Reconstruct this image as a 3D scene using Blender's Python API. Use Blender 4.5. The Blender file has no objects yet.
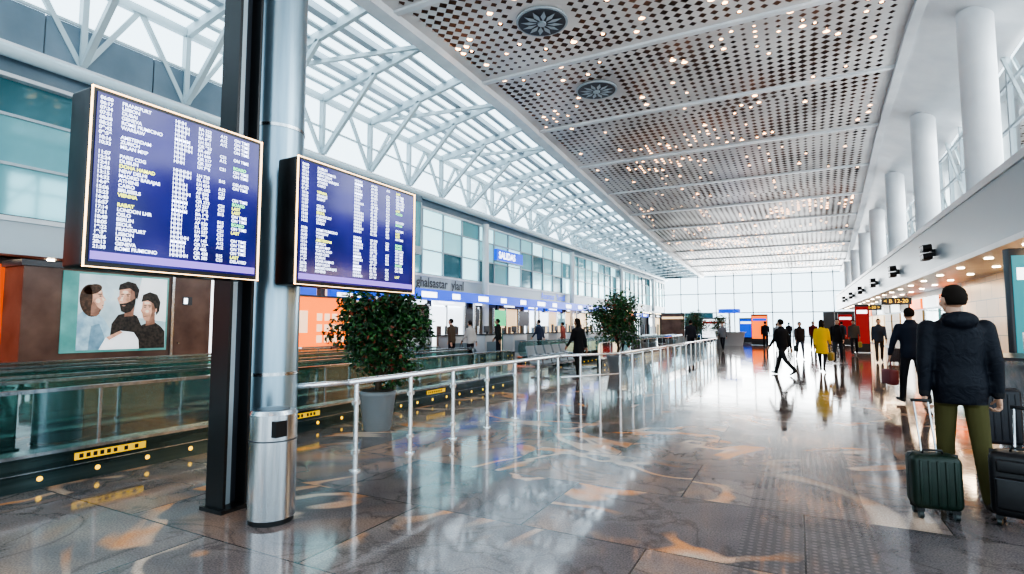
import bpy, bmesh, math, random
import numpy as np
from mathutils import Vector, Matrix
random.seed(7); np.random.seed(7)
sc = bpy.context.scene
COL = sc.collection
try:
    sc.view_settings.view_transform = 'AgX'; sc.view_settings.look = 'AgX - High Contrast'; sc.view_settings.exposure = -.15
except Exception: pass

# ------------------------------------------------------------------ materials
def mat(name, col, rough=.5, metal=0., em=None, es=0., coat=0., spec=None):
    m = bpy.data.materials.new(name); m.use_nodes = True
    b = m.node_tree.nodes['Principled BSDF']
    b.inputs['Base Color'].default_value = (*col, 1)
    b.inputs['Roughness'].default_value = rough
    b.inputs['Metallic'].default_value = metal
    if coat: b.inputs['Coat Weight'].default_value = coat
    if spec is not None: b.inputs['Specular IOR Level'].default_value = spec
    if em is not None:
        b.inputs['Emission Color'].default_value = (*em, 1)
        b.inputs['Emission Strength'].default_value = es
    return m

def noisy(m, c1, c2, scale=5., detail=4., stretch=(1,1,1), bump=0., rough=None):
    nt = m.node_tree; N = nt.nodes; L = nt.links; b = N['Principled BSDF']
    tc = N.new('ShaderNodeTexCoord'); mp = N.new('ShaderNodeMapping')
    mp.inputs['Scale'].default_value = stretch
    n = N.new('ShaderNodeTexNoise'); n.inputs['Scale'].default_value = scale; n.inputs['Detail'].default_value = detail
    r = N.new('ShaderNodeValToRGB')
    r.color_ramp.elements[0].color = (*c1, 1); r.color_ramp.elements[1].color = (*c2, 1)
    r.color_ramp.elements[0].position = .3; r.color_ramp.elements[1].position = .7
    L.new(tc.outputs['Object'], mp.inputs[0]); L.new(mp.outputs[0], n.inputs['Vector'])
    L.new(n.outputs['Fac'], r.inputs[0]); L.new(r.outputs[0], b.inputs['Base Color'])
    if bump:
        bp = N.new('ShaderNodeBump'); bp.inputs['Strength'].default_value = bump
        L.new(n.outputs['Fac'], bp.inputs['Height']); L.new(bp.outputs[0], b.inputs['Normal'])
    return m

def glassmat(name, tint, gloss=.12, rough=.02, body=0., bodycol=(.5, .6, .6), ior=1.45):
    m = bpy.data.materials.new(name); m.use_nodes = True
    nt = m.node_tree; N = nt.nodes; L = nt.links; N.clear()
    out = N.new('ShaderNodeOutputMaterial'); t = N.new('ShaderNodeBsdfTransparent'); t.inputs[0].default_value = (*tint, 1)
    g = N.new('ShaderNodeBsdfGlossy'); g.inputs['Roughness'].default_value = rough; g.inputs[0].default_value = (.9, .95, .95, 1)
    fr = N.new('ShaderNodeFresnel'); fr.inputs[0].default_value = ior
    ad = N.new('ShaderNodeMath'); ad.operation = 'ADD'; ad.inputs[1].default_value = gloss; ad.use_clamp = True
    mx = N.new('ShaderNodeMixShader')
    L.new(fr.outputs[0], ad.inputs[0]); L.new(ad.outputs[0], mx.inputs[0])
    src = t
    if body > 0:
        d = N.new('ShaderNodeBsdfDiffuse'); d.inputs[0].default_value = (*bodycol, 1)
        m2 = N.new('ShaderNodeMixShader'); m2.inputs[0].default_value = body
        L.new(t.outputs[0], m2.inputs[1]); L.new(d.outputs[0], m2.inputs[2]); src = m2
    L.new(src.outputs[0], mx.inputs[1]); L.new(g.outputs[0], mx.inputs[2]); L.new(mx.outputs[0], out.inputs[0])
    return m

M = {}
M['white'] = noisy(mat('white_paint', (.68, .70, .72), .35), (.58, .61, .64), (.70, .72, .74), 1.2)
M['steelwhite'] = mat('white_steel', (.46, .54, .57), .3)
M['ceil'] = noisy(mat('ceiling_metal_panel', (.6, .6, .6), .30, .12), (.48, .465, .46), (.74, .72, .70), .45)
M['plenum'] = noisy(mat('plenum_dark', (.06, .06, .07), .8), (.05, .047, .05), (.19, .14, .12), .7)  # warm patches in the colour stand for lamp glow on the plenum
M['grey'] = noisy(mat('grey_metal_panel', (.20, .25, .29), .35, .3), (.12, .17, .21), (.19, .25, .30), .8)
M['lgrey'] = mat('light_grey_panel', (.38, .44, .48), .35, .1)
M['steel'] = noisy(mat('brushed_steel', (.6, .62, .64), .22, 1.), (.36, .39, .42), (.62, .64, .66), 3., stretch=(8, 8, .4))
M['column'] = noisy(mat('column_blue_steel', (.40, .48, .54), .28, .8), (.21, .30, .37), (.36, .47, .54), 2., stretch=(5, 5, .3))
M['rail'] = mat('rail_steel', (.86, .88, .90), .2, .8)
M['black'] = mat('black_metal', (.015, .016, .018), .35, .2)
M['rubber'] = mat('black_rubber', (.012, .02, .02), .3)
M['dark'] = mat('dark_panel', (.05, .055, .065), .3)
M['brown'] = noisy(mat('brown_kiosk', (.12, .06, .045), .3), (.10, .05, .04), (.19, .11, .085), 2.)
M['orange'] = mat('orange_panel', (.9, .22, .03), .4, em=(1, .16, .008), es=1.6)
M['orangewall'] = mat('orange_red_wall', (.5, .08, .02), .5, em=(.9, .13, .02), es=.7)  # wall surface itself glows, standing in for a lit shop interior
M['warm'] = mat('warm_lamp', (1, .8, .6), .5, em=(1, .46, .20), es=11.)
M['warm2'] = mat('downlight_lamp', (1, .9, .75), .5, em=(1, .80, .55), es=18.)
M['lit'] = mat('lit_white', (.9, .95, 1), .5, em=(.85, .95, 1), es=1.8)
M['litwarm'] = mat('lit_warm_shop', (.9, .8, .6), .5, em=(1, .66, .34), es=1.1)
M['blue'] = mat('blue_sign', (.02, .08, .5), .35, em=(.01, .07, .65), es=1.2)
M['white_em'] = mat('sign_white_letters', (1, 1, 1), .5, em=(.9, .95, 1), es=2.6)
M['red'] = mat('red_sign', (.40, .02, .02), .4, em=(.5, .015, .015), es=.3)
M['green'] = mat('green_screen', (.05, .5, .2), .4, em=(.08, .65, .25), es=.8)
M['teal'] = mat('teal_panel', (.06, .28, .33), .35, em=(.03, .28, .38), es=.5)
M['yellow'] = mat('yellow_marker', (.9, .6, .05), .5, em=(1, .55, .03), es=2.)
M['yellowp'] = mat('yellow_label', (.8, .5, .03), .5, em=(1, .55, .03), es=.5)
M['belt'] = noisy(mat('walkway_pallet', (.06, .07, .07), .45, .5), (.04, .05, .05), (.12, .14, .14), 3., stretch=(40, .5, 1))
M['skirt'] = noisy(mat('walkway_skirt', (.05, .075, .075), .2, .7), (.035, .06, .06), (.10, .15, .15), 2., stretch=(1, .3, 6))
M['wglass'] = glassmat('walkway_glass', (.55, .76, .72), .22, body=.14, bodycol=(.16, .33, .31))
M['rglass'] = glassmat('railing_glass', (.96, .985, .99), .01, ior=1.12)
M['bglass'] = glassmat('railing_glass_blue', (.66, .86, .97), .06, body=.18, bodycol=(.45, .70, .85), ior=1.25)
M['winglass'] = glassmat('window_glass', (.95, .98, 1.), .0, ior=1.15)
M['p1'] = mat('pane_light', (.32, .58, .62), .06, .2, em=(.36, .80, .86), es=.42)  # pane brightness and glow are painted in, for lit rooms behind the glass
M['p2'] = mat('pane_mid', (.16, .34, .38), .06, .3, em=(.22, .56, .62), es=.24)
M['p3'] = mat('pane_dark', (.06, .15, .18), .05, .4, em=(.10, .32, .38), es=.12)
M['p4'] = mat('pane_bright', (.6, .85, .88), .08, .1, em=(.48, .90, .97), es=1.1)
M['pot'] = mat('planter_grey', (.20, .21, .22), .4)
M['soil'] = mat('soil', (.04, .03, .02), .9)
M['bark'] = noisy(mat('bark', (.12, .08, .05), .8), (.07, .05, .03), (.18, .13, .09), 12.)
M['leaf1'] = mat('leaf_dark', (.012, .05, .016), .4)
M['leaf2'] = mat('leaf_mid', (.035, .12, .03), .4)
M['leaf3'] = mat('leaf_red', (.22, .05, .025), .45)
M['desk'] = mat('desk_laminate', (.45, .46, .48), .3)
M['seat'] = mat('seat_grey', (.24, .27, .30), .4)
M['kpanel'] = mat('kiosk_pale_panel', (.95, .62, .42), .5, em=(1, .62, .40), es=1.1)
M['goldtile'] = mat('gold_wall', (.6, .45, .25), .35)

def tiles(m, c1, c2, mortar, sx, sy, rough=.3, axis='yz'):
    nt = m.node_tree; N = nt.nodes; L = nt.links; b = N['Principled BSDF']
    tc = N.new('ShaderNodeTexCoord'); sp = N.new('ShaderNodeSeparateXYZ'); cb = N.new('ShaderNodeCombineXYZ')
    L.new(tc.outputs['Object'], sp.inputs[0])
    L.new(sp.outputs['Y' if axis[0] == 'y' else 'X'], cb.inputs[0]); L.new(sp.outputs['Z' if axis[1] == 'z' else 'Y'], cb.inputs[1])
    br = N.new('ShaderNodeTexBrick'); br.inputs['Scale'].default_value = 1
    br.inputs['Brick Width'].default_value = sx; br.inputs['Row Height'].default_value = sy
    br.inputs['Mortar Size'].default_value = .012
    br.inputs['Color1'].default_value = (*c1, 1); br.inputs['Color2'].default_value = (*c2, 1); br.inputs['Mortar'].default_value = (*mortar, 1)
    L.new(cb.outputs[0], br.inputs['Vector']); L.new(br.outputs[0], b.inputs['Base Color'])
tiles(M['goldtile'], (.80, .52, .24), (.66, .42, .19), (.25, .17, .09), 1.2, .6)

def floor_mat():
    m = bpy.data.materials.new('polished_stone_floor'); m.use_nodes = True
    nt = m.node_tree; N = nt.nodes; L = nt.links; b = N['Principled BSDF']
    tc = N.new('ShaderNodeTexCoord'); sp = N.new('ShaderNodeSeparateXYZ'); L.new(tc.outputs['Object'], sp.inputs[0])
    def math_(op, a, c=None):
        n = N.new('ShaderNodeMath'); n.operation = op
        for i, q in enumerate((a, c)):
            if q is None: continue
            if isinstance(q, (int, float)): n.inputs[i].default_value = q
            else: L.new(q, n.inputs[i])
        return n.outputs[0]
    def mixc(f, a, c, blend='MIX'):
        n = N.new('ShaderNodeMix'); n.data_type = 'RGBA'; n.blend_type = blend
        for i, q in ((0, f), (6, a), (7, c)):
            if isinstance(q, (int, float)): n.inputs[i].default_value = q
            elif isinstance(q, tuple): n.inputs[i].default_value = (*q, 1)
            else: L.new(q, n.inputs[i])
        return n.outputs[2]
    def ramp(f, p):
        r = N.new('ShaderNodeValToRGB'); e = r.color_ramp.elements
        e[0].position, e[0].color = p[0][0], (*p[0][1], 1); e[1].position, e[1].color = p[-1][0], (*p[-1][1], 1)
        for q in p[1:-1]:
            k = e.new(q[0]); k.color = (*q[1], 1)
        L.new(f, r.inputs[0]); return r.outputs[0]
    def noise(scale, detail=4, dist=0., vec=None, rough=.5):
        n = N.new('ShaderNodeTexNoise'); n.inputs['Scale'].default_value = scale; n.inputs['Detail'].default_value = detail
        n.inputs['Distortion'].default_value = dist; n.inputs['Roughness'].default_value = rough
        L.new(vec or tc.outputs['Object'], n.inputs['Vector']); return n
    br = N.new('ShaderNodeTexBrick'); br.inputs['Scale'].default_value = 1; br.offset = 0.5
    br.inputs['Brick Width'].default_value = 1.9; br.inputs['Row Height'].default_value = 1.25; br.inputs['Mortar Size'].default_value = .006
    br.inputs['Color1'].default_value = (.0, .0, .0, 1); br.inputs['Color2'].default_value = (1, 1, 1, 1); br.inputs['Mortar'].default_value = (.5, .5, .5, 1)
    L.new(tc.outputs['Object'], br.inputs['Vector'])
    va = N.new('ShaderNodeVectorMath'); va.operation = 'MULTIPLY_ADD'
    L.new(br.outputs['Color'], va.inputs[0]); va.inputs[1].default_value = (7, 3, 5); L.new(tc.outputs['Object'], va.inputs[2])
    base = ramp(noise(1.1, 6, .6, va.outputs[0]).outputs['Fac'], [(.25, (.125, .112, .118)), (.5, (.20, .175, .172)), (.75, (.28, .24, .222))])
    tone = mixc(br.outputs['Color'], (.82, .82, .86), (1.16, 1.10, 1.06)); base = mixc(1., base, tone, 'MULTIPLY')
    v1 = noise(.42, 3, .9, va.outputs[0]).outputs['Fac']
    ab = math_('ABSOLUTE', math_('SUBTRACT', v1, .5))
    vein = ramp(ab, [(0., (1, 1, 1)), (.012, (.85, .85, .85)), (.024, (0, 0, 0))])
    msk = ramp(noise(.5, 2).outputs['Fac'], [(.42, (0, 0, 0)), (.50, (1, 1, 1))])
    veinm = mixc(1., vein, msk, 'MULTIPLY')
    veinc = ramp(noise(1.1, 2).outputs['Fac'], [(.42, (.68, .30, .12)), (.56, (.62, .48, .38))])
    v2 = noise(.8, 4, 2.0, va.outputs[0]).outputs['Fac']
    ab2 = math_('ABSOLUTE', math_('SUBTRACT', v2, .47))
    dvein = ramp(ab2, [(0., (.55, .55, .55)), (.012, (.3, .3, .3)), (.035, (0, 0, 0))])
    sw = ramp(v1, [(.55, (0, 0, 0)), (.66, (.8, .8, .8))])
    base = mixc(sw, base, (.38, .23, .155))
    base = mixc(dvein, base, (.08, .065, .062))
    base = mixc(veinm, base, veinc)
    spk = noise(80, 2).outputs['Fac']
    base = mixc(.35, base, ramp(spk, [(.35, (.1, .1, .1)), (.65, (.80, .76, .72))]), 'OVERLAY')
    x = sp.outputs['X']; inside = math_('LESS_THAN', math_('ABSOLUTE', math_('SUBTRACT', x, .02)), .42)
    vo = N.new('ShaderNodeTexVoronoi'); vo.inputs['Scale'].default_value = 18; vo.inputs['Randomness'].default_value = .1
    L.new(tc.outputs['Object'], vo.inputs['Vector'])
    dots = ramp(vo.outputs['Distance'], [(.22, (.20, .18, .17)), (.34, (.09, .082, .085))])
    dots = mixc(.45, dots, base)
    base = mixc(inside, base, dots)
    base = mixc(br.outputs['Fac'], base, (.06, .055, .055))
    L.new(base, b.inputs['Base Color'])
    rr = ramp(noise(2.2, 4).outputs['Fac'], [(.3, (.045, .045, .045)), (.7, (.12, .12, .12))])
    L.new(rr, b.inputs['Roughness'])
    b.inputs['Specular IOR Level'].default_value = .72
    bp = N.new('ShaderNodeBump'); bp.inputs['Strength'].default_value = .03; bp.inputs['Distance'].default_value = .02
    L.new(noise(6, 2).outputs['Fac'], bp.inputs['Height']); L.new(bp.outputs[0], b.inputs['Normal'])
    return m
M['floor'] = floor_mat()

# ------------------------------------------------------------------ mesh builder
class B:
    def __init__(s): s.v = []; s.f = []; s.m = []; s.s = []; s.mats = []
    def mi(s, m):
        if isinstance(m, str): m = M[m]
        if m not in s.mats: s.mats.append(m)
        return s.mats.index(m)
    def add(s, vs, fs, m, smooth=False):
        o = len(s.v); s.v += [tuple(p) for p in vs]; k = s.mi(m)
        for f in fs: s.f.append(tuple(o + i for i in f)); s.m.append(k); s.s.append(smooth)
    def mm(s, x0, x1, y0, y1, z0, z1, m):
        s.add([(x0, y0, z0), (x1, y0, z0), (x1, y1, z0), (x0, y1, z0), (x0, y0, z1), (x1, y0, z1), (x1, y1, z1), (x0, y1, z1)],
              [(0, 3, 2, 1), (4, 5, 6, 7), (0, 1, 5, 4), (1, 2, 6, 5), (2, 3, 7, 6), (3, 0, 4, 7)], m)
    def bar(s, p0, p1, w, h, m):
        p0 = Vector(p0); p1 = Vector(p1); d = (p1 - p0).normalized()
        up = Vector((0, 0, 1)) if abs(d.z) < .95 else Vector((1, 0, 0))
        a = d.cross(up).normalized(); c = a.cross(d).normalized()
        vs = []
        for p in (p0, p1):
            for i, j in ((-1, -1), (1, -1), (1, 1), (-1, 1)): vs.append(p + a * i * w / 2 + c * j * h / 2)
        s.add(vs, [(0, 1, 2, 3), (7, 6, 5, 4), (0, 4, 5, 1), (1, 5, 6, 2), (2, 6, 7, 3), (3, 7, 4, 0)], m)
    def cyl(s, p0, p1, r0, m, r1=None, seg=16, caps=True):
        r1 = r0 if r1 is None else r1
        p0 = Vector(p0); p1 = Vector(p1); d = (p1 - p0).normalized()
        up = Vector((0, 0, 1)) if abs(d.z) < .95 else Vector((1, 0, 0))
        a = d.cross(up).normalized(); c = a.cross(d).normalized(); vs = []
        for p, r in ((p0, r0), (p1, r1)):
            for i in range(seg):
                t = 2 * math.pi * i / seg; vs.append(p + (a * math.cos(t) + c * math.sin(t)) * r)
        s.add(vs, [(i, (i + 1) % seg, seg + (i + 1) % seg, seg + i) for i in range(seg)], m, True)
        if caps: s.add(vs, [tuple(range(seg))[::-1], tuple(range(seg, 2 * seg))], m)
    def tube(s, pts, r, m, seg=8, w=None):
        pts = [Vector(p) for p in pts]; rs = r if isinstance(r, (list, tuple)) else [r] * len(pts); vs = []; n = len(pts); ref = None
        for i, p in enumerate(pts):
            d = (pts[min(i + 1, n - 1)] - pts[max(i - 1, 0)]).normalized()
            if ref is None:
                ref = Vector((0, 0, 1)) if abs(d.z) < .9 else Vector((1, 0, 0))
            a = d.cross(ref).normalized(); ref = a.cross(d).normalized()
            for k in range(seg):
                t = 2 * math.pi * k / seg
                vs.append(p + a * math.cos(t) * rs[i] * (w or 1) + ref * math.sin(t) * rs[i])
        fs = [(i * seg + k, i * seg + (k + 1) % seg, (i + 1) * seg + (k + 1) % seg, (i + 1) * seg + k) for i in range(n - 1) for k in range(seg)]
        fs += [tuple(range(seg))[::-1], tuple(range((n - 1) * seg, n * seg))]
        s.add(vs, fs, m, True)
    def ell(s, c, r, m, seg=14, rings=9, R=None, fn=None):
        c = Vector(c); vs = []; fs = []
        dirs = [Vector((0, 0, 1))]
        for i in range(1, rings):
            t = math.pi * i / rings
            for k in range(seg):
                p = 2 * math.pi * k / seg; dirs.append(Vector((math.sin(t) * math.cos(p), math.sin(t) * math.sin(p), math.cos(t))))
        dirs.append(Vector((0, 0, -1)))
        for d in dirs:
            k = fn(d) if fn else 1.; q = Vector((d.x * r[0], d.y * r[1], d.z * r[2])) * k
            if R is not None: q = R @ q
            vs.append(c + q)
        for k in range(seg): fs.append((0, 1 + k, 1 + (k + 1) % seg))
        for i in range(rings - 2):
            for k in range(seg):
                a = 1 + i * seg + k; b_ = 1 + i * seg + (k + 1) % seg; fs.append((a, a + seg, b_ + seg, b_))
        o = 1 + (rings - 2) * seg
        for k in range(seg): fs.append((o + k, len(vs) - 1, o + (k + 1) % seg))
        s.add(vs, fs, m, True)
    def loft(s, secs, m, seg=18, smooth=True, sq=1.0, T=None):
        vs = []
        for (x, y, z, rx, ry) in secs:
            for k in range(seg):
                t = 2 * math.pi * k / seg; cx = math.cos(t); cy = math.sin(t)
                q = Vector((x + rx * math.copysign(abs(cx) ** sq, cx), y + ry * math.copysign(abs(cy) ** sq, cy), z))
                vs.append(T @ q if T is not None else q)
        n = len(secs)
        fs = [(i * seg + k, i * seg + (k + 1) % seg, (i + 1) * seg + (k + 1) % seg, (i + 1) * seg + k) for i in range(n - 1) for k in range(seg)]
        s.add(vs, fs, m, smooth)
        s.add(vs, [tuple(range(seg))[::-1], tuple(range((n - 1) * seg, n * seg))], m, False)
    def rbox(s, cx, cy, cz, sx, sy, sz, r, m, seg=3):
        bm = bmesh.new(); bmesh.ops.create_cube(bm, size=1)
        for v in bm.verts: v.co = Vector((v.co.x * sx, v.co.y * sy, v.co.z * sz))
        bmesh.ops.bevel(bm, geom=bm.edges[:], offset=r, segments=seg, profile=.5, affect='EDGES')
        bm.verts.index_update()
        s.add([v.co + Vector((cx, cy, cz)) for v in bm.verts], [tuple(v.index for v in f.verts) for f in bm.faces], m, True); bm.free()
    def quad(s, pts, m): s.add(pts, [tuple(range(len(pts)))], m)
    def done(s, name, parent=None, T=None, weld=False):
        me = bpy.data.meshes.new(name)
        vs = s.v if T is None else [tuple(T @ Vector(p)) for p in s.v]
        me.from_pydata(vs, [], s.f)
        for m in s.mats: me.materials.append(m)
        me.polygons.foreach_set('material_index', s.m); me.polygons.foreach_set('use_smooth', s.s); me.update()
        bm = bmesh.new(); bm.from_mesh(me)
        if weld: bmesh.ops.remove_doubles(bm, verts=bm.verts[:], dist=1e-5)
        bmesh.ops.recalc_face_normals(bm, faces=bm.faces[:]); bm.to_mesh(me); bm.free()
        o = bpy.data.objects.new(name, me); COL.objects.link(o)
        if parent: o.parent = parent
        return o

def empty(name, loc=(0, 0, 0)):
    e = bpy.data.objects.new(name, None); e.empty_display_size = .1; e.location = loc; COL.objects.link(e); return e

def text(name, body, loc, size, m, parent, rot=(math.pi / 2, 0, math.pi / 2), align='LEFT', sl=1.0, off=0.):
    c = bpy.data.curves.new(name, 'FONT'); c.body = body; c.size = size; c.align_x = align; c.space_line = sl; c.offset = off
    c.materials.append(M[m] if isinstance(m, str) else m)
    o = bpy.data.objects.new(name, c); o.location = loc; o.rotation_euler = rot; COL.objects.link(o); o.parent = parent
    return o

# ------------------------------------------------------------------ hall shell
def HC(y): return float(np.interp(y, [-8, 13, 18, 25, 35, 50, 66], [10., 10., 9.88, 9.4, 8.65, 7.85, 7.35]))
def XR(y): return float(np.interp(y, [-8, 18, 26, 34, 56, 66], [3., 3., 3.13, 3.4, 4.1, 4.2]))
XL = -9.4; Y0 = -8.; Y1 = 66.; WL = -14.
b = B(); b.mm(-17, 8.5, Y0, Y1 + 2, -.2, 0, 'floor'); b.done('floor')

# perforated ceiling
b = B(); cs = .30; lamps = []
seams = [11 + 4.65 * k for k in range(-4, 12)]
discs = [(-6.0, s + 2.2) for s in seams if 4 < s + 2.2 < 20]
ny = int((Y1 - Y0) / cs)
for j in range(ny):
    ya = Y0 + j * cs; yb = ya + cs; ym = (ya + yb) / 2
    xr = XR(ym); nx = int(round((xr - XL) / cs)); w = (xr - XL) / nx
    za, zb = HC(ya), HC(yb)
    solid_row = any(abs(ym - s) < .16 for s in seams)
    for i in range(nx):
        xa = XL + i * w; xb = xa + w; xm = (xa + xb) / 2
        skip = solid_row or i == 0 or i == nx - 1 or any(abs(xm - q[0]) < .75 and abs(ym - q[1]) < .75 for q in discs)
        out = [(xa, ya, za), (xb, ya, za), (xb, yb, zb), (xa, yb, zb)]
        if skip: b.add(out, [(0, 1, 2, 3)], 'ceil'); continue
        nz = .5 + .5 * math.sin(xm * 1.1 + 2 * math.sin(ym * .6)) * math.cos(ym * .8 + 1.3 * math.sin(xm * .8))
        h = .23 + .24 * nz
        zc = (za + zb) / 2
        inn = [(xm, ym - h * cs, zc - (zb - za) * h), (xm + h * w, ym, zc), (xm, ym + h * cs, zc + (zb - za) * h), (xm - h * w, ym, zc)]
        b.add(out + inn, [(0, 1, 4), (1, 5, 4), (1, 2, 5), (2, 6, 5), (2, 3, 6), (3, 7, 6), (3, 0, 7), (0, 4, 7)], 'ceil')
        g = math.sin(xm * .55 + 1.0) * math.cos(ym * .35 + .6) + .6 * math.sin(ym * .9 + xm * .4)
        if random.random() < (.30 if g > .65 else .05 if ym < 45 else .015): lamps.append((xm, ym, zc))
b.done('ceiling')
b = B()
ys = [Y0 + (Y1 - Y0) * k / 37 for k in range(38)]
for a, c in zip(ys[:-1], ys[1:]):
    b.quad([(XL, a, HC(a) + .55), (XR(a), a, HC(a) + .55), (XR(c), c, HC(c) + .55), (XL, c, HC(c) + .55)], 'plenum')
    b.quad([(XR(a), a, HC(a) + .55), (XR(a), a, HC(a)), (XR(c), c, HC(c)), (XR(c), c, HC(c) + .55)], 'plenum')
    b.quad([(XL, a, HC(a) + .55), (XL, a, HC(a)), (XL, c, HC(c)), (XL, c, HC(c) + .55)], 'plenum')
b.done('ceiling_plenum')
b = B()
for (x, y, z) in lamps:
    r = random.choice([.04, .05, .06, .08, .10])
    b.cyl((x, y, z + .01), (x, y, z + .06), r, 'warm', seg=6)
b.done('ceiling_spot_lamps')
b = B()
for s in seams:
    if s < Y0 + .3 or s > Y1: continue
    b.mm(XL, XR(s), s - .09, s + .09, HC(s) - .07, HC(s) + .03, 'white')
b.done('ceiling_trim_beams')
for (x, y) in discs:
    b = B(); z = HC(y) - .02
    b.cyl((x, y, z - .05), (x, y, z), .72, 'lgrey', seg=32)
    b.cyl((x, y, z - .06), (x, y, z - .04), .66, 'dark', seg=32)
    for k in range(12):
        t = 2 * math.pi * k / 12; dx, dy = math.cos(t), math.sin(t)
        b.add([(x + dx * .14 - dy * .02, y + dy * .14 + dx * .02, z - .09), (x + dx * .36 - dy * .075, y + dy * .36 + dx * .075, z - .09),
               (x + dx * .60, y + dy * .60, z - .08), (x + dx * .36 + dy * .075, y + dy * .36 - dx * .075, z - .09)], [(0, 1, 2, 3)], 'lgrey')
    b.cyl((x, y, z - .11), (x, y, z - .05), .12, 'lgrey', seg=16)
    b.done('ceiling_air_diffuser')

b = B()
for a, c in zip(ys[:-1], ys[1:]):
    for (x0, x1, dz0, dz1) in ((XL - .35, XL + .05, -.22, .35),):
        pts = []
        for (yy) in (a, c):
            pts += [(x0, yy, HC(yy) + dz0), (x1, yy, HC(yy) + dz0), (x1, yy, HC(yy) + dz1), (x0, yy, HC(yy) + dz1)]
        b.add(pts, [(0, 1, 5, 4), (1, 2, 6, 5), (2, 3, 7, 6), (3, 0, 4, 7)], 'white')
b.done('trim_1')
b = B()
for a, c in zip(ys[:-1], ys[1:]):
    pr = []
    for yy in (a, c):
        z = HC(yy); x = XR(yy)
        pr.append([(x - .02, yy, z + .1), (x - .02, yy, z - .16), (x + .22, yy, z - .20), (x + .24, yy, z - .10), (5.4, yy, z - 1.0), (5.4, yy, z + .1)])
    for k in range(5):
        b.quad([pr[0][k], pr[0][k + 1], pr[1][k + 1], pr[1][k]], 'white')
b.done('trim_2')

# left facade ---------------------------------------------------------------
def ZC(y): return 7.2 + (HC(y) - 7.2) * .72
b = B(); b.mm(WL - .3, WL, Y0, Y1, 2.9, 3.65, 'lgrey'); b.mm(WL - .3, WL + .05, Y0, Y1, 3.62, 3.72, 'white')
b.mm(WL - .3, WL - .05, Y0, Y1, 3.72, 6.55, 'dark')
b.mm(WL - .3, WL + .12, Y0, Y1, 6.55, 7.2, 'grey')
b.mm(WL - .3, WL + .16, Y0, Y1, 7.12, 7.22, 'white'); b.mm(WL - .3, WL + .16, Y0, Y1, 6.50, 6.58, 'white')
b.mm(WL - .32, WL - .3, Y0, Y1, 0, 2.9, 'dark')
for k in range(8):
    y = Y0 + k * 2.2
    b.mm(WL - .2, WL + .02, y, y + 2.17, 7.24, 8.15, 'grey')
b.done('wall_left')
b = B(); rnd = random.Random(3); y = Y0
while y < Y1 - .1:
    w = 1.55
    rows = [(3.75, 4.75), (4.80, 5.75), (5.80, 6.5)]
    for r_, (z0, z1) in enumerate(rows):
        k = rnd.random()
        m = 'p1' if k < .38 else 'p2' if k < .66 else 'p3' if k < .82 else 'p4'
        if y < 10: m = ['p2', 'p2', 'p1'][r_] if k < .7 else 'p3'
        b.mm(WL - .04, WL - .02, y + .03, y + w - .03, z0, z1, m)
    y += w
b.done('window_1')
b = B(); y = Y0
while y < Y1:
    b.mm(WL - .05, WL + .06, y - .035, y + .035, 3.7, 6.55, 'lgrey'); y += 1.55
for z in (4.775, 5.775): b.mm(WL - .05, WL + .04, Y0, Y1, z - .03, z + .03, 'lgrey')
b.done('trim_3')
# clerestory and louvred skylight frame
b = B(); n = 32; st = (Y1 - Y0) / n
for k in range(n + 1):
    y = Y0 + k * st; zc = ZC(y)
    b.bar((WL, y, 7.2), (WL, y, zc), .12, .18, 'steelwhite')
    b.bar((WL, y, zc), (XL - .2, y, HC(y) + .1), .12, .28, 'steelwhite')
    b.bar((WL + .1, y, 7.3), (WL + 2.3, y, zc + (HC(y) + .1 - zc) * .5 - .1), .12, .14, 'steelwhite')
    if k < n:
        y2 = y + st; ym = y + st / 2
        b.bar((WL, y, 7.25), (WL, ym, ZC(ym)), .09, .11, 'steelwhite'); b.bar((WL, ym, ZC(ym)), (WL, y2, 7.25), .09, .11, 'steelwhite')
        b.bar((WL, y, zc), (WL, y2, ZC(y2)), .16, .2, 'steelwhite')
        for q in range(1, 9):
            t = q / 9
            p0 = Vector((WL, y, zc)).lerp(Vector((XL - .2, y, HC(y) + .1)), t); p1 = Vector((WL, y2, ZC(y2))).lerp(Vector((XL - .2, y2, HC(y2) + .1)), t)
            b.bar(p0 + Vector((0, 0, .12)), p1 + Vector((0, 0, .12)), .18 if q % 3 else .24, .06 if q % 3 else .2, 'steelwhite' if q % 3 else 'lgrey')
        b.bar((WL, y, 7.2 + (zc - 7.2) * .5), (WL, y2, 7.2 + (ZC(y2) - 7.2) * .5), .06, .06, 'steelwhite')
        if k % 2 == 0:
            b.bar((WL, y, zc), (XL - .3, y2, HC(y2)), .10, .12, 'steelwhite')
b.tube([(WL + .35, Y0, 6.95), (WL + .35, Y1, 6.95)], .13, 'steelwhite', seg=12)
for k in range(12): b.cyl((WL, Y0 + 6 * k + 1, 6.95), (WL + .35, Y0 + 6 * k + 1, 6.95), .04, 'steelwhite', seg=8)
b.done('trim_4')
b = B()
for a, c in zip(ys[:-1], ys[1:]):
    b.quad([(WL - .04, a, ZC(a) + .32), (XL - .3, a, HC(a) + .42), (XL - .3, c, HC(c) + .42), (WL - .04, c, ZC(c) + .32)], 'winglass')
    b.quad([(WL - .1, a, 7.2), (WL - .1, a, ZC(a) + .3), (WL - .1, c, ZC(c) + .3), (WL - .1, c, 7.2)], 'winglass')
b.done('window_2')
b = B()
for y in (23.2, 35, 47, 59): b.cyl((WL + .3, y, 0), (WL + .3, y, 6.6), .17, 'white', seg=20)
b.done('trim_5')
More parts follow.
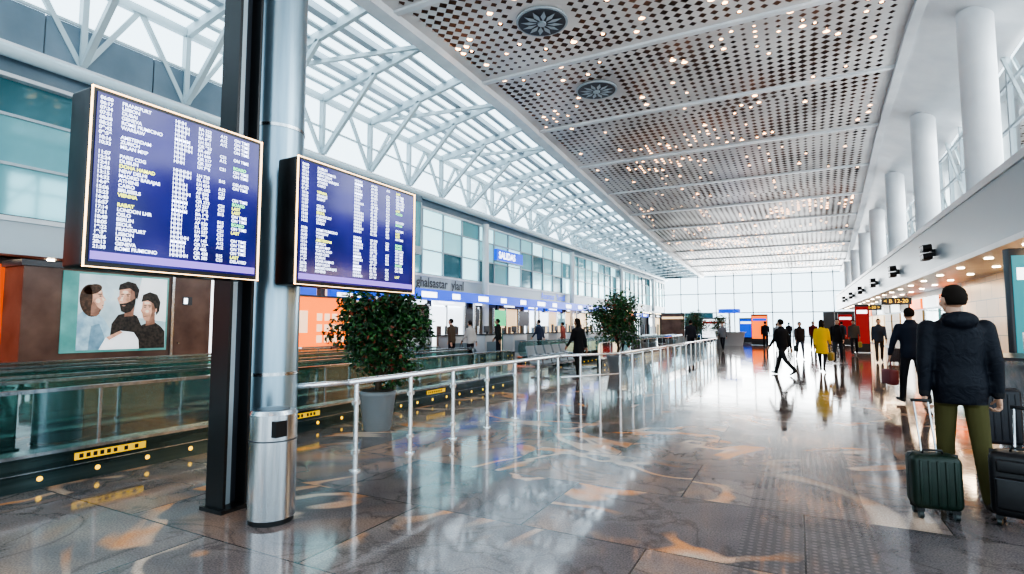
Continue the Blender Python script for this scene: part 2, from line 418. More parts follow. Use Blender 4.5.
# projecting glass bay
b = B()
b.mm(WL, WL + 1.5, 11.2, 16.4, 4.2, 4.5, 'lgrey'); b.mm(WL, WL + 1.5, 11.2, 16.4, 6.2, 6.45, 'grey')
for k in range(4):
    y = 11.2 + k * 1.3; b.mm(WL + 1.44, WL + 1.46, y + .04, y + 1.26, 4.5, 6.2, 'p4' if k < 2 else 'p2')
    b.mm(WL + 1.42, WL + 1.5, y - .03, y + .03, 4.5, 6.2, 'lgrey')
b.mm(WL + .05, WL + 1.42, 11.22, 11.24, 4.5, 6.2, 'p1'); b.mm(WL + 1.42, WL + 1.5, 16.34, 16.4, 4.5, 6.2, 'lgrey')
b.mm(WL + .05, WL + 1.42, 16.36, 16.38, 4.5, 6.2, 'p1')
b.done('window_5')

# ground floor shop fronts on the left
b = B(); rnd = random.Random(5); y = Y0
while y < Y1 - 1:
    w = 3.0
    if y < 4.5: m = 'orangewall'
    else: m = rnd.choice(['litwarm', 'brown', 'litwarm', 'dark', 'lit', 'p2'])
    b.mm(WL - .2, WL - .15, y + .1, y + w - .1, .05, 2.75, m)
    for q in range(1, 4):
        if y > 8: b.mm(WL - .15, WL - .1, y + q * .7, y + q * .7 + .3, .05, 1.4 + .3 * rnd.random(), rnd.choice(['dark', 'brown', 'grey', 'p3']))
    b.mm(WL - .22, WL + .02, y - .1, y + .1, 0, 2.9, 'dark')
    if y > 8:
        b.mm(WL - .1, WL + .06, y + .3, y + w - .3, 2.42, 2.78, rnd.choice(['blue', 'lit', 'dark', 'dark', 'orange', 'blue']))
        b.mm(WL + .06, WL + .07, y + .6, y + w - 1.2, 2.52, 2.66, 'white_em')
    for q in range(3): b.cyl((WL + .1, y + .5 + q, 2.86), (WL + .1, y + .5 + q, 2.9), .07, 'warm2', seg=8)
    y += w
b.mm(WL - .3, WL + .5, Y0, Y1, 2.9, 3.02, 'lgrey')
b.done('wall_left_shops')

# far end wall
b = B()
for k in range(11):
    x = -14 + 19.5 * k / 10; b.mm(x - .05, x + .05, Y1, Y1 + .16, 0, 7.4, 'lgrey')
for z in (.4, 3.0, 5.2, 7.2): b.mm(-14, 5.5, Y1, Y1 + .12, z - .05, z + .05, 'lgrey')
b.mm(-14, -8.5, Y1 + .02, Y1 + .1, 0, 3.0, 'p3'); b.mm(2.5, 5.5, Y1 + .02, Y1 + .1, 0, 3., 'dark')
b.done('wall_back_frame')
b = B(); b.quad([(-14, Y1 + .05, 0), (5.5, Y1 + .05, 0), (5.5, Y1 + .05, 7.3), (-14, Y1 + .05, 7.3)], 'winglass'); b.done('window_3')

# right side -----------------------------------------------------------------
FX = 3.76
b = B()
b.mm(FX, FX + .2, Y0 + 14, Y1, 3.2, 4.55, 'lgrey')
b.mm(FX - .04, FX + .3, Y0 + 14, Y1, 4.55, 4.72, 'white')
b.mm(FX + .2, 5.5, Y0 + 14, Y1, 4.35, 4.6, 'white')
b.mm(FX - .03, FX + .1, Y0 + 14, Y1, 3.12, 3.24, 'white')
b.mm(FX + .1, 7.2, Y0 + 14, Y1, 3.2, 3.35, 'white')
b.done('wall_right_upper')
b = B()
for k in range(22):
    for x in (4.3, 5.1):
        y = 7 + k * 2.6; b.cyl((x, y, 3.17), (x, y, 3.2), .09, 'warm2', seg=12)
b.done('soffit_downlights')
b = B()
b.mm(5.8, 6.0, 8, 27, 0, 3.2, 'goldtile')
rnd = random.Random(11); y = 27
while y < Y1 - 1:
    w = 3.5; m = rnd.choice(['litwarm', 'lit', 'litwarm', 'p2', 'goldtile'])
    b.mm(5.8, 6.0, y, y + w, 0, 3.2, 'lgrey'); b.mm(5.72, 5.82, y + .3, y + w - .3, .1, 2.3, m)
    b.mm(5.66, 5.82, y + .3, y + w - .3, 2.4, 2.9, rnd.choice(['red', 'dark', 'blue', 'lit', 'orange']))
    y += w
b.done('wall_right')
for k in range(8):
    y = 10.6 + 6.5 * k
    b = B(); zt = HC(y) - .45
    b.cyl((4.25, y, 4.58), (4.25, y, zt), .37, 'white', seg=40)
    b.cyl((4.25, y, 4.58), (4.25, y, 4.72), .41, 'lgrey', seg=40)
    b.done('round_column')
b = B(); y = 6.
while y < Y1:
    b.mm(5.3, 5.42, y - .05, y + .05, 4.58, HC(y) - .95, 'lgrey'); y += 1.625
for z in (5.7, 6.9, 8.1): 
    ye = Y1
    for yy in ys:
        if HC(yy) - .95 < z + .1: ye = yy; break
    b.mm(5.32, 5.40, 6, ye, z - .04, z + .04, 'lgrey')
y = 6.
while y < 40:
    b.bar((5.25, y, 4.6), (5.25, y + 3.25, HC(y) - 1.1), .07, .07, 'steelwhite'); y += 3.25
b.done('trim_6')
b = B(); b.quad([(5.36, 6, 4.6), (5.36, Y1, 4.6), (5.36, Y1, 6.3), (5.36, 40, 7.2), (5.36, 14, 9.), (5.36, 6, 9.)], 'winglass'); b.done('window_4')
for k in range(6):
    y = 20.2 + 6.5 * k
    b = B(); b.mm(FX - .12, FX, y - .06, y + .06, 3.6, 3.8, 'black')
    for i in (-1, 0, 1):
        for j in (-1, 1):
            b.cyl((FX - .12, y + i * .2, 3.72 + j * .13), (FX - .34, y + i * .2, 3.70 + j * .13), .10, 'black', seg=12)
            b.cyl((FX - .34, y + i * .2, 3.70 + j * .13), (FX - .345, y + i * .2, 3.70 + j * .13), .07, 'lgrey', seg=12)
    b.mm(FX - .14, FX - .08, y - .3, y + .3, 3.68, 3.72, 'black')
    b.done('spotlight_cluster')
def hangsign(x, y, w, z0, z1, body, ztop=3.2):
    e = empty('hanging_direction_sign', (x, y, 0))
    b = B(); b.mm(-w / 2, w / 2, -.06, .06, z0, z1, 'black'); b.mm(-w / 2 + .04, w / 2 - .04, -.068, -.06, z0 + .04, z1 - .04, 'dark')
    for sx in (-1, 1): b.cyl((sx * w * .35, 0, z1), (sx * w * .35, 0, ztop), .02, 'steel', seg=8)
    b.done('panel', e); text('lettering', body, (-w / 2 + .1, -.075, z0 + .1), (z1 - z0) * .75, 'yellow', e, (math.pi / 2, 0, 0))
hangsign(4.6, 34, 1.3, 2.6, 2.95, '< B 12-20')
hangsign(4.6, 45, 1.3, 2.6, 2.95, 'C 21-30 >')

# ------------------------------------------------------------------ flight displays
scr = mat('display_screen_blue', (.01, .01, .05), .12, em=(.045, .045, .34), es=1.)
nt = scr.node_tree; N = nt.nodes; L = nt.links
tc = N.new('ShaderNodeTexCoord'); nn = N.new('ShaderNodeTexNoise'); nn.inputs['Scale'].default_value = 1.3
rp = N.new('ShaderNodeValToRGB'); rp.color_ramp.elements[0].color = (.010, .008, .10, 1); rp.color_ramp.elements[1].color = (.048, .042, .38, 1)
rp.color_ramp.elements[0].position = .3; rp.color_ramp.elements[1].position = .72
L.new(tc.outputs['Object'], nn.inputs['Vector']); L.new(nn.outputs['Fac'], rp.inputs[0]); L.new(rp.outputs[0], N['Principled BSDF'].inputs['Emission Color'])
M['scr'] = scr
M['txt'] = mat('display_text_white', (.8, .8, .9), .5, em=(.70, .78, 1), es=2.2)
M['txty'] = mat('display_text_yellow', (.8, .8, .1), .5, em=(.85, .9, .12), es=2.2)
M['txtg'] = mat('display_text_green', (.2, .8, .3), .5, em=(.25, .9, .3), es=1.8)
M['purple'] = mat('display_band_purple', (.3, .2, .6), .5, em=(.28, .14, .70), es=.9)
M['led'] = mat('display_led_edge', (1, .8, .55), .5, em=(1, .62, .30), es=3.5)
names = ['AMSTERDAM', 'LONDON LHR', 'PARIS CDG', 'FRANKFURT', 'MADRID BARAJAS', 'ROME FIUMICINO', 'VIENNA', 'ZURICH', 'OSLO', 'DUBLIN', 'LISBON', 'ATHENS', 'WARSAW', 'PRAGUE', 'MILAN MXP', 'BERLIN', 'DOHA HAMAD', 'DUBAI', 'CAIRO', 'TUNIS', 'RABAT', 'TOKYO HND', 'SEOUL', 'NEW DELHI', 'GENEVA', 'BRUSSELS']
def display(y0, y1, seed):
    r = random.Random(seed); z0, z1 = 1.86, 2.99; x = -3.8
    e = empty('flight_information_display', (x, (y0 + y1) / 2, 0)); oy = -(y0 + y1) / 2
    a, c = y0 + oy, y1 + oy
    b = B()
    b.rbox(-.14, 0, (z0 + z1) / 2, .24, c - a, z1 - z0, .02, 'black')
    b.mm(-.03, -.008, a + .012, c - .012, z0 + .012, z1 - .012, 'black')
    b.mm(-.01, .0, a + .03, c - .03, z0 + .035, z1 - .03, 'scr')
    t = .006
    for (ya, yb, za, zb) in ((a, c, z1 - t, z1), (a, c, z0, z0 + t), (a, a + t, z0, z1), (c - t, c, z0, z1)):
        b.mm(-.012, .006, ya, yb, za, zb, 'led')
    b.mm(.0, .002, a + .035, c - .035, z0 + .05, z0 + .10, 'purple')
    b.mm(-.30, -.26, -.25, .25, z0 + .3, z0 + .38, 'black'); b.mm(-.30, -.26, -.25, .25, z1 - .38, z1 - .3, 'black')
    b.done('housing', e)
    n = 31; pitch = (z1 - z0 - .16) / n; W = c - a - .08; X = .003
    def column(name, f, size, items, m='txt'):
        # one text per line keeps every row on the same pitch
        for i, q in enumerate(items):
            if not q: continue
            text('%s_%d' % (name, i), q, (X, a + .045 + f * W, z1 - .045 - pitch * (i + .85)), size, m, e, off=.0010)
    sz = pitch * 1.02
    gap = set(r.sample(range(3, n), 1)); hid = set(r.sample(range(2, n), 5)) - gap
    G = lambda L_: ['' if i in gap else q for i, q in enumerate(L_)]
    column('text_time', 0, sz, G(['%02d:%02d' % (6 + i // 2, (i * 17) % 60) for i in range(n)]))
    column('text_destination', .11, sz, G(['' if i in hid else names[(i * 7 + seed) % 26] for i in range(n)]))
    column('text_destination_highlight', .11, sz, [names[(i * 7 + seed) % 26] if i in hid and i % 2 else '' for i in range(n)], 'txty')
    column('text_airline_block', .41, sz * 1.1, G([r.choice(['HHHH', 'HHHHH', 'MMMM', 'HHH']) for i in range(n)]))
    column('text_flight', .56, sz, G(['%s %03d' % (r.choice(['AF', 'KL', 'LH', 'BA', 'QR']), r.randint(100, 999)) for i in range(n)]))
    column('text_gate', .71, sz, G([r.choice(['A12', 'B07', 'C21', 'B15']) if r.random() < .85 else '' for i in range(n)]))
    st = [r.choice(['ON TIME', 'ON TIME', 'ON TIME', 'DELAYED', 'BOARD', 'LAST', '']) for i in range(n)]
    column('text_status', .81, sz, G([q if q in ('ON TIME', 'DELAYED') else '' for q in st]))
    column('text_status_highlight', .81, sz, G([q if q in ('LAST',) else '' for q in st]), 'txty')
    column('text_status_green', .81, sz, G([q if q in ('BOARD',) else '' for q in st]), 'txtg')
    return e
display(1.66, 2.86, 3)
display(3.22, 4.85, 9)

b = B(); px, py = -4.22, 2.96
b.mm(px - .12, px + .10, py - .11, py - .085, 0, 9.98, 'black'); b.mm(px - .12, px + .10, py + .085, py + .11, 0, 9.98, 'black')
b.mm(px - .10, px - .02, py - .09, py + .09, 0, 9.98, 'dark')
b.mm(px - .02, px + .0, py - .025, py + .025, 0, 9.98, 'lgrey')
b.mm(px - .15, px + .13, py - .14, py + .14, 0, .03, 'black')
b.mm(px + .08, px + .115, py - .45, py + .10, 2.1, 2.2, 'black'); b.mm(px + .08, px + .115, py - .45, py + .10, 2.62, 2.72, 'black')
b.done('display_support_post')
b = B(); cx, cy = -4.39, 3.46
b.cyl((cx, cy, 0), (cx, cy, 9.98), .25, 'column', seg=48)
for z in (0.05, 1.05, 3.35, 5.6, 7.8): b.cyl((cx, cy, z), (cx, cy, z + .03), .257, 'steel', seg=48)
b.mm(cx + .1, cx + .285, cy - .02, cy + .4, 2.15, 2.22, 'black'); b.mm(cx + .1, cx + .285, cy - .02, cy + .4, 2.6, 2.67, 'black')
b.done('steel_column')
b = B(); bx, by = -3.66, 2.94
b.cyl((bx, by, 0), (bx, by, .05), .165, 'black', seg=32)
b.cyl((bx, by, .04), (bx, by, .82), .175, 'steel', seg=40)
b.cyl((bx, by, .82), (bx, by, .85), .18, 'steel', r1=.165, seg=40)
b.cyl((bx, by, .85), (bx, by, .853), .12, 'dark', seg=32)
b.cyl((bx, by, .62), (bx, by, .63), .178, 'dark', seg=40)
b.mm(bx + .08, bx + .176, by - .12, by - .02, .66, .78, 'black')
b.done('litter_bin')

# ------------------------------------------------------------------ railings
def railing(x, y0, y1, n, glass, name='steel_railing'):
    b = B(); ys_ = [y0 + (y1 - y0) * k / (n - 1) for k in range(n)]
    for y in ys_:
        b.cyl((x, y, 0), (x, y, .012), .06, 'rail', seg=16); b.cyl((x, y, 0), (x, y, .9), .026, 'rail', seg=12)
        for z in (.2, .7): b.mm(x - .02, x + .02, y - .045, y + .045, z - .02, z + .02, 'rail')
    b.tube([(x, y0 - .12, .92), (x, y1 + .12, .92)], .032, 'rail', seg=12)
    for a, c in zip(ys_[:-1], ys_[1:]): b.quad([(x, a + .04, .12), (x, c - .04, .12), (x, c - .04, .82), (x, a + .04, .82)], glass)
    return b
b = railing(-4.1, 4.3, 9.7, 7, 'rglass')
b.tube([(-4.1, 4.2, .92), (-4.28, 3.69, .92)], .028, 'rail', seg=12)
b.tube([(-4.1, 9.84, .92), (-3.35, 11.16, .92)], .03, 'rail'); b.tube([(-4.1, 9.84, .5), (-3.35, 11.16, .5)], .018, 'rail')
for t in (.33, .66): b.cyl((-4.1 + .75 * t, 9.8 + 1.4 * t, 0), (-4.1 + .75 * t, 9.8 + 1.4 * t, .9), .024, 'rail')
b.done('steel_railing')
railing(-3.35, 11.3, 26.8, 17, 'bglass').done('steel_railing')

# ------------------------------------------------------------------ moving walkways
def walkway(xr, xl, y0, y1, labels=()):
    b = B()
    for x in (xr, xl):
        b.mm(x - .10, x + .10, y0 + .2, y1 - .2, 0, .30, 'skirt'); b.mm(x - .115, x + .115, y0 + .2, y1 - .2, .30, .33, 'steel')
        b.mm(x + .10, x + .112, y0 + .2, y1 - .2, .155, .165, 'steel')
        b.quad([(x, y0 + .35, .33), (x, y1 - .35, .33), (x, y1 - .35, .90), (x, y0 + .35, .90)], 'wglass')
        pts = []
        for k in range(9):
            t = math.pi * k / 8; pts.append((x, y1 - .35 + .31 * math.sin(t), .62 + .31 * math.cos(t)))
        pts2 = []
        for k in range(9):
            t = math.pi * k / 8; pts2.append((x, y0 + .35 - .31 * math.sin(t), .62 - .31 * math.cos(t)))
        b.tube([pts2[0]] + pts2 + [(x, y0 + .4, .93), (x, y1 - .4, .93)] + pts, .028, 'rubber', seg=8, w=1.5)
        b.mm(x - .03, x + .03, y0 + .35, y1 - .35, .87, .905, 'steel')
        yy = y0 + 1.5
        while yy < y1 - 1: b.mm(x - .01, x + .01, yy - .012, yy + .012, .33, .88, 'steel'); yy += 1.5
        for yc, sg in ((y1 - .35, 1), (y0 + .35, -1)):
            vs = [(x, yc, .33)] + [(x, yc + sg * .29 * math.sin(math.pi * k / 10), .62 + .29 * math.cos(math.pi * k / 10)) for k in range(11)]
            b.add(vs, [tuple(range(len(vs)))], 'wglass')
        y = y0 + .5
        while y < y1 - .5:
            b.cyl((x + .10, y, .09), (x + .104, y, .09), .024, 'yellow', seg=10)
            y += .47
    for (ya, yb) in labels:
        b.mm(xr + .112, xr + .115, ya, yb, .2, .27, 'yellowp')
        k = ya + .04
        while k < yb - .06:
            b.mm(xr + .115, xr + .116, k, k + .035, .215, .255, 'black'); k += .06 if random.random() < .8 else .1
    b.mm(xl + .12, xr - .12, y0 + .9, y1 - .9, 0, .035, 'belt')
    b.mm(xl + .12, xr - .12, y0 - .3, y0 + .9, 0, .04, 'steel'); b.mm(xl + .12, xr - .12, y1 - .9, y1 + .3, 0, .04, 'steel')
    b.mm(xl + .12, xr - .12, y0 + .85, y0 + .92, 0, .043, 'yellowp'); b.mm(xl + .12, xr - .12, y1 - .92, y1 - .85, 0, .043, 'yellowp')
    b.done('moving_walkway')
walkway(-6.35, -7.5, -6, 12.2, [(2.75, 3.4), (5.0, 5.8), (8.4, 9.0)])
walkway(-8.2, -9.4, -6, 13.5)
walkway(-10.2, -11.4, -6, 13.5)
walkway(-6.3, -7.6, 18.5, 42)
walkway(-8.2, -9.5, 18.5, 42)
# row of waiting seats
e = empty('tandem_waiting_seats', (-6.6, 14.2, 0)); b = B()
b.bar((0, -.2, .36), (0, 3.0, .36), .06, .08, 'steel')
for k in range(5):
    y = k * .62 + .12
    b.rbox(.02, y, .43, .48, .52, .06, .025, 'seat')
    b.add([(-.20, y - .25, .46), (-.20, y + .25, .46), (-.34, y + .25, .92), (-.34, y - .25, .92), (-.25, y - .25, .45), (-.25, y + .25, .45), (-.38, y + .25, .91), (-.38, y - .25, .91)], [(0, 1, 2, 3), (4, 5, 6, 7), (0, 1, 5, 4), (2, 3, 7, 6), (0, 3, 7, 4), (1, 2, 6, 5)], 'seat')
    b.tube([(-.22, y - .3, .42), (-.2, y - .3, .66), (.2, y - .3, .66), (.22, y - .3, .42)], .018, 'steel')
for y in (.1, 2.6): b.bar((0, y, 0.03), (0, y, .36), .06, .06, 'steel'); b.bar((-.3, y, .02), (.3, y, .02), .05, .04, 'steel')
b.done('seats', e)

# ------------------------------------------------------------------ potted trees
def tree(x, y, R, ztop, zbot, n, seed, name='potted_ficus_tree', pr=.36, ls=1.):
    r = random.Random(seed); b = B()
    b.loft([(x, y, 0, pr * .72, pr * .72), (x, y, .05, pr * .78, pr * .78), (x, y, .5, pr, pr), (x, y, .55, pr * 1.04, pr * 1.04), (x, y, .56, pr * .92, pr * .92)], 'pot', seg=24)
    b.cyl((x, y, .555), (x, y, .57), pr * .9, 'soil', seg=24)
    zc = (ztop + zbot) / 2; hz = (ztop - zbot) / 2
    b.tube([(x, y, .55), (x + .03, y, .8), (x - .02, y + .02, 1.1), (x, y, zc)], [.05, .04, .035, .02], 'bark')
    cl = []
    for k in range(26):
        t = r.uniform(0, 2 * math.pi); q = r.uniform(.1, .74); zz = r.uniform(-.85, .8)
        w = math.sqrt(max(.1, 1 - zz * zz))
        c = Vector((x + math.cos(t) * q * R * w, y + math.sin(t) * q * R * w, zc + zz * hz * .85)); cl.append((c, r.uniform(.24, .46) * R))
        b.tube([(x, y, max(.6, c.z - .5)), tuple((Vector((x, y, c.z)) + c) / 2), tuple(c)], [.02, .013, .006], 'bark', seg=5)
    for k in range(n):
        c, rr = r.choice(cl); d = Vector((r.gauss(0, 1), r.gauss(0, 1), r.gauss(0, 1))).normalized() * rr * (r.random() ** .4)
        p = c + d
        if p.z < zbot - .1: continue
        a = Vector((r.gauss(0, 1), r.gauss(0, 1), r.gauss(-.5, .7))).normalized(); s_ = a.cross(Vector((r.gauss(0, 1), r.gauss(0, 1), r.gauss(0, 1)))).normalized(); l = r.uniform(.07, .12) * ls; w = l * .28
        nrm = a.cross(s_) * l * .12
        m = 'leaf1' if r.random() < .55 else 'leaf2' if r.random() < .86 else 'leaf3'
        b.add([p, p + a * l * .5 + s_ * w + nrm, p + a * l, p + a * l * .5 - s_ * w + nrm], [(0, 1, 2), (0, 2, 3)], m)
    return b.done(name)
tree(-5.45, 6.15, .90, 2.10, .58, 7000, 1, pr=.26, ls=.85)
tree(-5.2, 17.3, 1.12, 2.72, .75, 4800, 2)
tree(-5.0, 31.5, .9, 2.5, .7, 1600, 3)
tree(-4.7, 39, .9, 2.3, .7, 1200, 4)

# ------------------------------------------------------------------ left kiosk with poster
e = empty('advertising_kiosk', (-13.1, 6.6, 0)); b = B()
b.mm(-.75, .05, -1.85, 1.9, .0, 2.72, 'brown'); b.mm(-.78, .09, -1.9, 1.95, 2.66, 2.78, 'dark')
b.mm(.05, .08, 1.0, 1.75, .1, 2.55, 'brown'); b.mm(.05, .1, .92, .98, 0, 2.66, 'steel')
b.cyl((.08, 1.1, 1.1), (.14, 1.1, 1.1), .02, 'steel')
b.mm(.08, .1, 1.18, 1.4, 2.0, 2.2, 'dark'); b.mm(.1, .102, 1.2, 1.29, 2.03, 2.17, 'white_em')
b.done('cabinet', e)
def pm(name, c1, c2, sc_, es):
    m = mat(name, c1, .45, em=c1, es=es); nt = m.node_tree; N = nt.nodes; L = nt.links
    tc = N.new('ShaderNodeTexCoord'); n = N.new('ShaderNodeTexNoise'); n.inputs['Scale'].default_value = sc_; n.inputs['Detail'].default_value = 5
    r = N.new('ShaderNodeValToRGB'); r.color_ramp.elements[0].color = (*c1, 1); r.color_ramp.elements[1].color = (*c2, 1); r.color_ramp.elements[0].position = .35; r.color_ramp.elements[1].position = .65
    L.new(tc.outputs['Object'], n.inputs['Vector']); L.new(n.outputs['Fac'], r.inputs[0]); L.new(r.outputs[0], N['Principled BSDF'].inputs['Base Color']); L.new(r.outputs[0], N['Principled BSDF'].inputs['Emission Color'])
    return m
M['pbg'] = pm('poster_background', (.36, .48, .52), (.60, .69, .72), 1.6, .5)
M['pteal'] = pm('poster_teal', (.08, .26, .24), (.14, .38, .35), 2., .4)
M['pskin'] = pm('poster_skin', (.46, .24, .16), (.70, .42, .30), 7., .5)
M['pskin2'] = pm('poster_skin_shade', (.24, .12, .08), (.38, .20, .14), 8., .3)
M['pskin3'] = pm('poster_skin_light', (.74, .48, .37), (.85, .60, .48), 7., .6)
M['phair'] = pm('poster_hair', (.010, .009, .009), (.05, .038, .03), 18., .3)
M['phair2'] = pm('poster_hair_brown', (.03, .018, .013), (.12, .065, .04), 16., .3)
M['pblue'] = pm('poster_pale_blue', (.22, .38, .48), (.45, .62, .70), 5., .4)
M['pblue2'] = pm('poster_blue_shade', (.14, .26, .35), (.26, .42, .52), 5., .3)
M['pwhite'] = pm('poster_white', (.66, .70, .72), (.85, .87, .88), 3., .6)
b = B(); X = .085
def pd(y, z, ry, rz, m, k, ang=0, n=26):
    pts = []
    for i in range(n):
        t = 2 * math.pi * i / n; u = ry * math.cos(t); v = rz * math.sin(t)
        pts.append((X + k * .0015, y + u * math.cos(ang) - v * math.sin(ang), z + u * math.sin(ang) + v * math.cos(ang)))
    b.quad(pts, m)
def pp(pts, m, k): b.quad([(X + k * .0015, p, q) for p, q in pts], m)
b.mm(.05, X, -1.22, .84, .95, 2.62, 'pteal'); pp([(-.95, 1.0), (.8, 1.0), (.8, 2.58), (-.95, 2.58)], 'pbg', 1)
pp([(.1, 1.7), (.8, 1.6), (.8, 2.58), (.25, 2.58)], 'pwhite', 1.5)
pp([(-.95, 1.0), (-.95, 1.72), (-.86, 1.80), (-.66, 1.82), (-.48, 1.66), (-.32, 1.40), (-.22, 1.0)], 'pblue', 2)
pp([(-.74, 1.0), (-.70, 1.5), (-.55, 1.55), (-.45, 1.3), (-.42, 1.0)], 'pblue2', 2.5)
pd(-.72, 2.03, .21, .34, 'phair2', 3, .12); pp([(-.72, 1.72), (-.72, 1.95), (-.56, 1.95), (-.56, 1.76), (-.62, 1.7)], 'pskin2', 3.5)
pp([(-.74, 2.28), (-.60, 2.31), (-.53, 2.25), (-.51, 2.14), (-.45, 2.05), (-.49, 2.02), (-.48, 1.97), (-.50, 1.94), (-.49, 1.90), (-.53, 1.84), (-.63, 1.86), (-.72, 1.96), (-.76, 2.1)], 'pskin', 4)
pd(-.60, 2.03, .045, .05, 'pskin3', 4.5); pd(-.58, 2.23, .04, .03, 'pskin3', 4.5); pp([(-.53, 2.12), (-.46, 2.05), (-.51, 2.035)], 'pskin3', 4.5)
pp([(-.72, 1.96), (-.63, 1.86), (-.53, 1.84), (-.60, 1.90), (-.68, 2.02)], 'pskin2', 4.6)
pd(-.70, 2.27, .17, .10, 'phair2', 5, .35); pd(-.79, 2.08, .09, .26, 'phair2', 5); pd(-.56, 2.13, .022, .010, 'phair', 6); pp([(-.60, 2.17), (-.53, 2.18), (-.53, 2.165), (-.60, 2.155)], 'phair', 6); pp([(-.53, 1.935), (-.49, 1.945), (-.50, 1.925)], 'phair2', 6)
pp([(-.36, 1.0), (-.32, 1.55), (-.2, 1.74), (.0, 1.80), (.18, 1.72), (.28, 1.5), (.28, 1.0)], 'phair', 3)
pp([(-.08, 1.7), (-.08, 1.95), (.12, 1.95), (.1, 1.72)], 'pskin2', 4)
pp([(-.20, 2.30), (-.02, 2.36), (.12, 2.30), (.14, 2.1), (.08, 1.92), (-.04, 1.83), (-.13, 1.86), (-.18, 1.95), (-.22, 2.05), (-.24, 2.10), (-.20, 2.15)], 'pskin', 5)
pp([(.02, 2.30), (.12, 2.28), (.13, 2.1), (.07, 2.0), (.02, 2.08)], 'pskin2', 5.3); pd(-.08, 2.24, .06, .035, 'pskin3', 5.3); pp([(-.13, 2.17), (-.11, 2.17), (-.13, 2.04), (-.19, 2.05)], 'pskin3', 5.4)
pp([(-.19, 1.98), (-.06, 2.0), (.06, 2.06), (.14, 2.14), (.12, 1.95), (.04, 1.82), (-.06, 1.78), (-.15, 1.82)], 'phair', 6)
pp([(-.22, 2.28), (-.2, 2.40), (-.04, 2.48), (.12, 2.44), (.2, 2.3), (.17, 2.1), (.12, 2.12), (.1, 2.26), (.0, 2.33), (-.12, 2.30)], 'phair', 7)
pd(-.14, 2.15, .022, .008, 'phair', 7); pd(-.03, 2.16, .022, .008, 'phair', 7); pp([(-.17, 2.19), (-.11, 2.20), (-.11, 2.185), (-.17, 2.178)], 'phair', 7); pp([(-.06, 2.20), (.01, 2.20), (.01, 2.187), (-.06, 2.185)], 'phair', 7); pp([(-.15, 1.945), (-.06, 1.95), (-.1, 1.93)], 'pskin', 7)
pp([(.16, 1.0), (.18, 1.40), (.28, 1.52), (.5, 1.62), (.68, 1.50), (.78, 1.38), (.79, 1.0)], 'phair', 8)
pp([(.36, 1.5), (.36, 1.72), (.55, 1.78), (.56, 1.55)], 'pskin2', 9)
pp([(.28, 2.08), (.38, 2.16), (.54, 2.12), (.58, 1.9), (.52, 1.70), (.42, 1.61), (.34, 1.62), (.29, 1.70), (.28, 1.78), (.24, 1.84), (.27, 1.92)], 'pskin', 10)
pp([(.46, 2.05), (.56, 2.0), (.57, 1.88), (.52, 1.70), (.44, 1.63), (.48, 1.8)], 'pskin2', 10.3); pd(.38, 1.83, .04, .035, 'pskin3', 10.4); pd(.37, 2.02, .06, .03, 'pskin3', 10.4)
pp([(.25, 2.04), (.28, 2.20), (.42, 2.27), (.58, 2.22), (.66, 2.05), (.64, 1.84), (.58, 1.74), (.55, 1.9), (.5, 2.02), (.38, 2.08)], 'phair', 11)
pd(.33, 1.92, .020, .008, 'phair', 11); pd(.43, 1.93, .020, .008, 'phair', 11); pp([(.3, 1.96), (.36, 1.965), (.36, 1.95), (.3, 1.948)], 'phair', 11); pp([(.40, 1.965), (.46, 1.965), (.46, 1.95), (.40, 1.95)], 'phair', 11); pp([(.3, 1.72), (.40, 1.73), (.34, 1.70)], 'pskin2', 11); pd(.57, 1.86, .02, .04, 'pskin', 12)
pp([(-.55, 1.0), (-.42, 1.26), (-.15, 1.40), (.12, 1.36), (.22, 1.2), (.24, 1.0)], 'pwhite', 13); pp([(-.42, 1.26), (-.15, 1.40), (-.1, 1.36), (-.36, 1.2)], 'pskin', 14)
b.done('poster_people', e)

e = empty('orange_ticket_kiosk', (-12.75, 11.8, 0)); b = B()
b.mm(-.6, 0, -1.0, 1.15, 0, 2.36, 'orange'); b.mm(-.62, .03, -1.05, 1.2, 2.36, 2.42, 'dark')
for i in range(4):
    for j in range(3):
        b.mm(0, .012, -.15 + i * .3, .05 + i * .3, 1.0 + j * .33, 1.22 + j * .33, 'kpanel')
b.mm(0, .012, -.85, -.5, 1.3, 1.95, 'kpanel'); b.mm(-.1, .25, -.9, .95, .85, .9, 'steel')
b.done('cabinet', e)

e = empty('check_in_desks', (-12.6, 15, 0)); b = B()
b.mm(-.3, -.1, -.8, 25, 2.52, 2.95, 'blue'); y = -.4
rnd = random.Random(8)
while y < 25:
    b.mm(-.1, -.08, y, y + rnd.uniform(.5, 1.0), 2.62, 2.84, 'white_em'); y += 2.1
for y in (-.7, 5.7, 12.1, 18.5, 24.8):
    b.cyl((-.2, y, 0), (-.2, y, 2.55), .06, 'steel')
b.done('sign_band', e); b = B()
for k in range(9):
    y = k * 2.7 + .3
    b.rbox(.1, y + .7, .55, .6, 1.5, 1.1, .04, 'desk'); b.mm(-.26, .46, y - .1, y + 1.5, 1.1, 1.14, 'dark')
    b.mm(.4, .42, y + .1, y + 1.3, .2, .8, 'grey'); b.mm(.0, .04, y + .5, y + .95, 1.2, 1.5, 'dark'); b.mm(.0, .1, y + .7, y + .75, 1.12, 1.25, 'dark')
    b.mm(.1, .7, y + 1.62, y + 2.2, 0, .28, 'steel'); b.mm(.05, .75, y + 1.6, y + 2.22, .28, .3, 'belt')
    b.mm(-.8, -.75, y + .1, y + 1.3, 1.5, 2.3, ['dark', 'lit', 'dark', 'green', 'dark', 'lit', 'p2', 'litwarm', 'lit'][k])
    b.mm(-.82, -.74, y + .02, y + .1, 0, 2.4, 'steel'); b.mm(-.82, -.74, y + 1.3, y + 1.38, 0, 2.4, 'steel')
b.done('desks', e)
